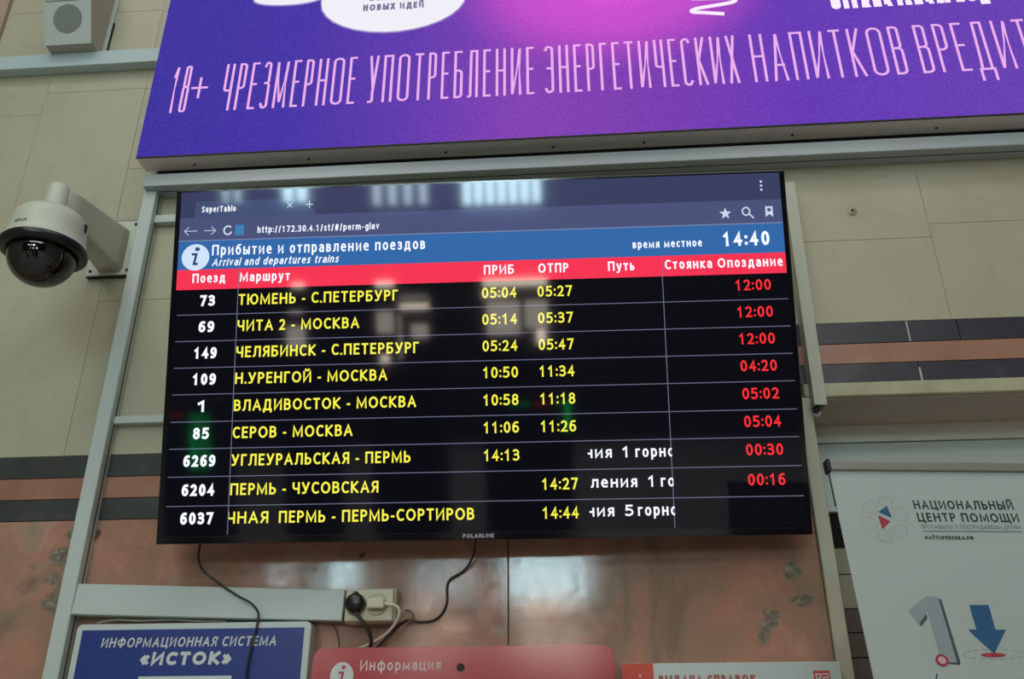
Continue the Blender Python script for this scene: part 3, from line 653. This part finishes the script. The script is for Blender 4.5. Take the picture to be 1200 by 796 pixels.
# ================================================================== SECURITY CAMERA
CX, CY = -1.2575, -.300
pc = thing('dome_camera', (CX, 0, 2.80), 'white wall-mounted security camera with smoked black dome left of the screen', 'camera')
obj('mount_plate', B(-1.325, -1.1935, -.016, 0, 2.812, 2.988, .002), M['camwhite'], pc)
obj('plate_top_bar', B(-1.30, -1.20, -.012, 0, 2.9885, 2.9915), M['dark'], pc)  # thin dark bar along the top of the mount plate
obj('plate_underside_shade', B(-1.322, -1.196, -.015, -.002, 2.8090, 2.8120), M['dark'], pc)  # dark strip colours in the shade under the mount plate
for x, z in ((-1.310, 2.974), (-1.208, 2.974), (-1.311, 2.826), (-1.207, 2.826)):
    obj('bolt', lathe([(.0045, 0), (.0045, -.002), (0, -.003)], (x, -.016, z), 12, 'Y', caps=False), M['dark'], pc)
# arm: rounded box section, deep at the wall, shallow and domed at the camera end
bm = bmesh.new(); secs = []
for y, zt, zb, hw in ((-.016, 2.960, 2.822, .036), (-.05, 2.955, 2.822, .032), (-.10, 2.946, 2.826, .0295), (-.16, 2.935, 2.826, .0275), (-.23, 2.921, 2.826, .0270), (-.30, 2.906, 2.822, .0270)):
    pr = rrect(CX-hw, CX+hw, zb, zt, min(.013, hw*.7), 5); secs.append([bm.verts.new((x, y, z)) for x, z in pr])
for a, c in zip(secs, secs[1:]):
    for i in range(len(a)): bm.faces.new((a[i], a[(i+1) % len(a)], c[(i+1) % len(a)], c[i]))
bm.faces.new(secs[0]); bm.faces.new(secs[-1])
obj('arm', bm, M['camarm'], pc, smooth=True)
obj('arm_cap', lathe([(.0, .908), (.016, .9075), (.024, .903), (.027, .894), (.028, .80)], (CX, CY, 2.0), 40, caps=False), M['camwhite'], pc, smooth=True)
hs = obj('housing', lathe([(.028, .822), (.056, .820), (.072, .814), (.081, .803), (.084, .788), (.086, .765), (.088, .748), (.092, .734), (.096, .726)], (CX, CY, 2.0), 64, caps=False), M['camwhite'], pc, smooth=True)
obj('sensor_port', B(CX+.078, CX+.0862, CY+.006, CY+.018, 2.772, 2.796, .002), M['dark'], pc)
obj('rim', lathe([(.096, .726), (.099, .721), (.098, .711), (.091, .705), (.079, .704), (.075, .711), (.0, .713)], (CX, CY, 2.0), 64, caps=False), M['black_plastic'], pc, smooth=True)
obj('dome', lathe([(.077, .713), (.077, .704)] + [(.077*math.cos(math.radians(a)), .704-.077*math.sin(math.radians(a))) for a in range(6, 90, 6)] + [(.0001, .627)], (CX, CY, 2.0), 64, caps=False), M['dome'], pc, smooth=True)
bm = text_bm('alhua', -.020, .012, 0, .0085, .2, 0)      # small maker lettering wrapped on the housing
for v in bm.verts:
    a = -math.pi/2 + v.co.x/.089 - .12; z = .748 + v.co.z
    v.co = Vector((CX + .0890*math.cos(a), CY + .0890*math.sin(a), 2.0+z))
obj('maker_lettering', bm, mat('grey_lettering', S(110, 112, 108), .5), pc)

# ================================================================== LOUDSPEAKER
sp = thing('wall_loudspeaker', (-1.52, 0, 3.615), 'white box loudspeaker with round grille at top left above the pale rail', 'loudspeaker')
def xprism(prof, x0, x1, bev=0):
    bm = bmesh.new(); a = [bm.verts.new((x0, y, z)) for y, z in prof]; f = bm.faces.new(a)
    r = bmesh.ops.extrude_face_region(bm, geom=[f])
    for g in r['geom']:
        if isinstance(g, bmesh.types.BMVert): g.co.x = x1
    if bev: bmesh.ops.bevel(bm, geom=bm.edges[:], offset=bev, segments=2, affect='EDGES')
    return bm
obj('cabinet', xprism([(-.008, 3.6145), (-.066, 3.6145), (-.160, 3.85), (-.160, 3.90), (-.008, 3.90)], -1.594, -1.446, .002), M['spkside'], sp)
tn = Vector((0, -math.cos(math.atan2(.094, .2355)), -math.sin(math.atan2(.094, .2355))))   # normal of the sloping front
tz = Vector((0, -.094, .2355)).normalized()
o0 = Vector((-1.52, -.066, 3.6145))
def on_front(x, s, d=0): return o0 + Vector((x, 0, 0)) + tz*s + tn*d
bm = bmesh.new()
for s0, s1 in ((.0, .138), (.142, .25)):
    vs = [[on_front(x, s, d) for x, s in ((-.0745, s0), (.0745, s0), (.0745, s1), (-.0745, s1))] for d in (0, .004)]
    V = [[bm.verts.new(p) for p in q] for q in vs]
    bm.faces.new(V[0]); bm.faces.new(V[1])
    for i in range(4): bm.faces.new((V[0][i], V[0][(i+1) % 4], V[1][(i+1) % 4], V[1][i]))
obj('front_panel', bm, M['spk'], sp)
bm = bmesh.new(); n = 36
ring = [bm.verts.new(on_front(.046*math.cos(2*math.pi*i/n)-.0, .082+.046*math.sin(2*math.pi*i/n), .0046)) for i in range(n)]
bm.faces.new(ring); gr = obj('grille', bm, M['spkgrille'], sp)
bm = bmesh.new()
for k in range(-8, 9):
    s = k*.0052; h = math.sqrt(max(.0455**2 - s*s, 0))
    q = [on_front(x, .082+t, .006) for x, t in ((-h, s-.0012), (h, s-.0012), (h, s+.0012), (-h, s+.0012))]
    bm.faces.new([bm.verts.new(p) for p in q])
gb = obj('grille_bars', bm, mat('grille_bar_grey', S(158, 168, 162), .5), gr); gb['kind'] = 'stuff'
obj('mount_plate', B(-1.605, -1.434, -.008, 0, 3.6145, 3.93, .001), M['spk'], sp)
obj('plate_edge', B(-1.4338, -1.4300, -.006, 0, 3.6145, 3.76), M['dark'], sp)

# ================================================================== ANCHOR on the right wall
an = thing('wall_anchor', (.757, 0, 2.926), 'small round steel anchor with hole in the cream marble right of screen', 'anchor')
obj('washer', lathe([(.012, 0), (.012, -.002), (.006, -.004), (.0045, -.004), (.0045, -.001), (0, -.001)], (.757, -.0008, 2.924), 20, 'Y', caps=False), mat('dull_washer', S(160, 156, 138), .5, metal=.3), an)
obj('hole', lathe([(.004, 0), (.004, -.0008), (0, -.0008)], (.757, -.0022, 2.924), 12, 'Y', caps=False), M['dark'], an)
# ================================================================== SIGNS
bs = thing('blue_sign', (-.86, 0, 1.35), 'blue sign board in a white frame below the trunking at bottom left', 'sign')
obj('frame', prism(rrect(-1.127, -.5925, 1.35, 1.886, .012, 5), -.050, -.001, .0015), M['signwhite'], bs)
pn = obj('blue_panel', B(-1.112, -.6065, -.0515, -.049, 1.362, 1.873), M['blue'], bs)
flat('sign_text', text_bm('ИНФОРМАЦИОННАЯ СИСТЕМА', -1.063, -.667, 1.8355, .0205, .17, -.0522, slant=.12), M['printw'], pn)
flat('sign_text', text_bm('«ИСТОК»', -.968, -.764, 1.7975, .0275, .27, -.0522, slant=.08, gap=.17), M['printw'], pn)
obj('white_box', B(-.965, -.757, -.0530, -.0513, 1.60, 1.7745, .0005), M['printw'], pn)
it = thing('information_terminal', (-.25, 0, 1.1), 'glossy red rounded information terminal panel at bottom centre', 'terminal')
tp = obj('red_panel', prism(rrect(-.563, .066, 1.10, 1.8215, .024, 8), -.120, -.062, .003), M['red'], it)
obj('wall_bracket', B(-.33, -.17, -.062, 0, 1.35, 1.60), M['black_plastic'], it)
b = bmesh.new(); poly(b, ell(-.4975, 1.7655, .0245, .0275, 36), -.1206); flat('info_badge', b, M['printw'], tp)
b = bmesh.new(); poly(b, ell(-.4945, 1.7825, .0045, .0042, 16), -.1212); ribbon(b, [(-.502, 1.772), (-.495, 1.772), (-.499, 1.752), (-.493, 1.752)], .0048, -.1212); flat('info_letter', b, M['red'], tp)
flat('sign_text', text_bm('Информация', -.460, -.291, 1.7755, .0205, .16, -.1206), mat('pale_pink_print', S(222, 200, 198), .5), tp)
obj('camera_hole', lathe([(.0085, 0), (.0085, -.001), (0, -.001)], (-.250, -.1200, 1.7800), 24, 'Y', caps=False), M['dark'], tp)
ws = thing('enquiry_sign', (.30, 0, 1.40), 'white enquiry sign with orange-red left block at bottom right of centre', 'sign')
wpn = obj('white_panel', B(.081, .5325, -.050, -.001, 1.40, 1.7905, .001), M['signwhite'], ws)
obj('red_block', B(.0815, .1480, -.0512, -.0498, 1.401, 1.790), M['orange'], wpn)
flat('sign_text', text_bm('ВЫДАЧА СПРАВОК', .158, .357, 1.7470, .0195, .24, -.0508), M['redink'], wpn)
obj('railway_emblem', B(.476, .5085, -.0512, -.0498, 1.738, 1.7725), M['orange'], wpn)
b = bmesh.new()
ribbon(b, [(.481, 1.754), (.481, 1.766), (.488, 1.766), (.490, 1.762), (.488, 1.758), (.483, 1.758)], .003, -.0516)
ribbon(b, [(.4935, 1.766), (.504, 1.766), (.504, 1.759), (.495, 1.759), (.4935, 1.752), (.504, 1.750)], .003, -.0516); ribbon(b, [(.484, 1.748), (.500, 1.746)], .003, -.0516)
flat('emblem_marks', b, M['printw'], wpn)
b = bmesh.new(); poly(b, ell(.1195, 1.766, .0028, .0028, 12), -.0516); flat('block_dot', b, M['printw'], wpn)

# ================================================================== ROLL-UP BANNER
a_, t_ = math.radians(6.5), math.radians(7)
bx = Vector((math.cos(a_), math.sin(a_), 0)); bz = Vector((-math.sin(t_)*math.sin(a_), math.sin(t_)*math.cos(a_), math.cos(t_))); by = bz.cross(bx)
P0 = Vector((.42854, -.55, 2.05979)); BH = P0.z/bz.z
RB = Matrix((bx, by, bz)).transposed()
bb = P0 - bz*BH
ban = thing('rollup_banner', bb, 'white roll-up banner with hexagon emblem, large figure 1 and blue arrow at right', 'banner', rot=RB)
o = BH
sh = obj('banner_sheet', B(.001, .85, -.001, .001, .06, o-.011), M['banner'], ban, True)
obj('top_rail', B(.004, .85, -.007, .008, o-.0115, o+.004, .002, 2), M['bangrey'], ban, True)
obj('rail_end_cap', B(-.003, .003, -.009, .010, o-.015, o+.008, .0015, 2), M['dark'], ban, True)
obj('edge_strip', B(-.0008, .0012, -.0015, .0015, o-.075, o-.016), M['ink'], ban, True)
rb_ = bpy.data.objects  # base cassette and pole stand on the floor behind the sheet
bm = bmesh.new(); box(bm, -.02, .87, -.06, .10, .02, .10, .012, 2)
obj('base_cassette', bm, M['bangrey'], ban, True)
obj('pole', B(.42, .44, .006, .022, .09, o-.004), M['bangrey'], ban, True)
for x in (.12, .72):
    obj('foot', B(x-.02, x+.02, -.14, .18, .0, .022, .004), M['bangrey'], ban, True)
def BT(s, x0, x1, v, H, wt, m, **k): return flat('banner_text', text_bm(s, x0, x1, o+v, H, wt, -.0016, **k), M[m], sh, True)
BT('НАЦИОНАЛЬНЫЙ', .1315, .301, -.0795, .0155, .18, 'ink'); BT('ЦЕНТР ПОМОЩИ', .1325, .3035, -.1015, .0155, .18, 'ink')
BT('ПРОПАВШИМ И ПОСТРАДАВШИМ ДЕТЯМ', .1345, .301, -.1135, .0068, .13, 'inkgrey'); BT('НАЙТИРЕБЕНКА.РФ', .136, .217, -.1320, .0064, .24, 'ink')
b = bmesh.new(); poly(b, [(.136, o-.1185), (.302, o-.1185), (.302, o-.1170), (.136, o-.1170)], -.0016); flat('underline', b, M['inkgrey'], sh, True)
hx, hz = .0775, o-.0975
b = bmesh.new(); poly(b, [(.0690, hz+.0125), (.0860, hz+.0235), (.0895, hz+.0020)], -.0016); flat('emblem_blue', b, M['arrow'], sh, True)
b = bmesh.new(); poly(b, [(.0665, hz+.0070), (.0860, hz-.0035), (.0690, hz-.0175)], -.0016); flat('emblem_red', b, M['redmark'], sh, True)
b = bmesh.new()
for k in range(6):
    t0 = math.radians(75 + 60*k)
    c = (hx + .0270*math.cos(t0), hz + .0285*math.sin(t0)); pts = []
    loc = ((-.003, -.0115), (.0085, -.0115), (.0110, -.006), (.0110, .006), (.0085, .0115), (-.003, .0115), (-.0095, .003), (-.0095, -.003))
    for x, z in loc: pts.append((c[0] + x*math.cos(t0) - z*math.sin(t0), c[1] + x*math.sin(t0) + z*math.cos(t0)))
    ribbon(b, pts+[pts[0]], .0008, -.0016)
flat('emblem_outline', b, mat('pale_brown_ink', S(150, 158, 148), .5), sh, True)
def bpoly(nm, pts, m, y=-.0016): b = bmesh.new(); poly(b, [(x, o+z) for x, z in pts], y); return flat(nm, b, M[m], sh, True)
bpoly('figure_shadow', ((.113, -.327), (.1385, -.329), (.1395, -.324), (.1360, -.229), (.129, -.229), (.129, -.300)), 'oneshade', -.0014)
bpoly('figure_shadow', ((.0905, -.268), (.0935, -.2715), (.1060, -.2590), (.1060, -.250)), 'oneshade', -.0014)
bpoly('figure_one', ((.1105, -.3255), (.1342, -.3255), (.1315, -.226), (.113, -.2245), (.0790, -.2475), (.0905, -.2680), (.1080, -.2500)), 'onegrey', -.0018)
bpoly('arrow_down', ((.178, -.2385), (.209, -.2385), (.2085, -.2765), (.2250, -.2765), (.1955, -.3125), (.1650, -.2765), (.1785, -.2765)), 'arrow', -.0020)
b = bmesh.new(); poly(b, ell(.1935, o-.3145, .0195, .0032, 24), -.0017); flat('red_ellipse', b, M['redmark'], sh, True)
b = bmesh.new()
for k in range(18):
    ribbon(b, [(.195 + .048*math.cos(math.radians(t)), o-.3135 + .0075*math.sin(math.radians(t))) for t in (k*20, k*20+10)], .0008, -.0015)
flat('dashed_ellipse', b, M['inkgrey'], sh, True)
b = bmesh.new(); poly(b, ell(.1115, o-.3225, .0100, .0090, 24), -.0022); flat('red_ring', b, M['redmark'], sh, True)
b = bmesh.new(); poly(b, ell(.1115, o-.3225, .0062, .0055, 24), -.0026); flat('ring_centre', b, M['pinkmark'], sh, True)
b = bmesh.new(); ribbon(b, [(.0985, o-.3425), (.0945, o-.352), (.0900, o-.375)], .0020, -.0016); flat('route_line', b, M['ink'], sh, True)

# ================================================================== KIOSKS AND CASH MACHINES behind the photographer (seen as reflections in the screen)
kiosk_body = mat('kiosk_body', S(40, 38, 38), .6)
litb = mat('bright_lit_panel', (.02, .02, .02, 1), .3, emit=(1.0, .86, .68, 1), estr=26)
litd = mat('dim_lit_panel', (.02, .02, .02, 1), .3, emit=(1.0, .90, .78, 1), estr=8)
KY = -4.6
def kiosk(x0, x1, top, lab, panels):
    k = thing('lit_kiosk', ((x0+x1)/2, KY-.4, 0), lab, 'kiosk')
    obj('cabinet', B(x0, x1, KY-.8, KY-.012, 0, top, .01), kiosk_body, k)
    for px0, px1, z0, z1, m in panels: obj('lit_panel', B(px0, px1, KY-.012, KY, z0, z1, .002), m, k)
kiosk(-.47, .05, 2.69, 'warm lit kiosk reflected in the screen between the arrival and departure times', ((-.44, .02, 2.61, 2.66, litb), (-.45, -.25, 2.535, 2.555, litb), (-.42, -.18, 2.26, 2.50, litd), (-.14, .02, 2.30, 2.50, litd), (-.06, .0, 2.19, 2.29, litb)))
kiosk(-1.30, -.80, 2.69, 'warm lit kiosk with bars and panes, reflected in the screen right of the route names', ((-1.22, -1.09, 2.625, 2.67, litb), (-1.22, -1.10, 2.29, 2.45, litd), (-1.05, -.84, 2.465, 2.50, litb), (-1.05, -.84, 2.545, 2.56, litd), (-1.062, -1.045, 2.10, 2.42, litd), (-.97, -.85, 2.25, 2.35, litd), (-1.20, -1.14, 2.08, 2.13, litb)))
kiosk(-1.95, -1.68, 2.70, 'narrow lit kiosk reflected in the screen behind the first route names', ((-1.83, -1.74, 2.64, 2.675, litb), (-1.88, -1.75, 2.20, 2.36, litd), (-1.86, -1.76, 2.45, 2.47, litd)))
green = mat('green_light', (0, 0, 0, 1), .3, emit=(.0, .8, .16, 1), estr=8)
greend = mat('dim_green_light', (0, 0, 0, 1), .3, emit=(.0, .8, .18, 1), estr=2.2)
redl = mat('red_light', (0, 0, 0, 1), .3, emit=(1, .05, .05, 1), estr=2.2)
for xc, lab, strips in ((-2.52, 'cash machine with a green light panel, reflected over the lower left train numbers', ((-2.505, -2.37, 1.38, 1.78, greend), (-2.50, -2.48, 1.38, 1.66, green), (-2.66, -2.55, 1.765, 1.785, redl))),
                    (-.05, 'cash machine with a green and red header, reflected low between arrival and departure times', ((-.26, -.12, 1.775, 1.80, greend), (-.09, .03, 1.775, 1.80, redl), (.05, .12, 1.775, 1.80, greend), (.122, .148, 1.60, 1.80, green)))):
    cm = thing('cash_machine', (xc, KY+.05, 0), lab, 'machine')
    obj('cabinet', B(xc-.22, xc+.22, KY+.012, KY+.30, 0, 1.86, .02, 2), kiosk_body, cm)
    for px0, px1, z0, z1, m in strips: obj('light_strip', B(px0, px1, KY+.30, KY+.308, z0, z1, .001), m, cm)
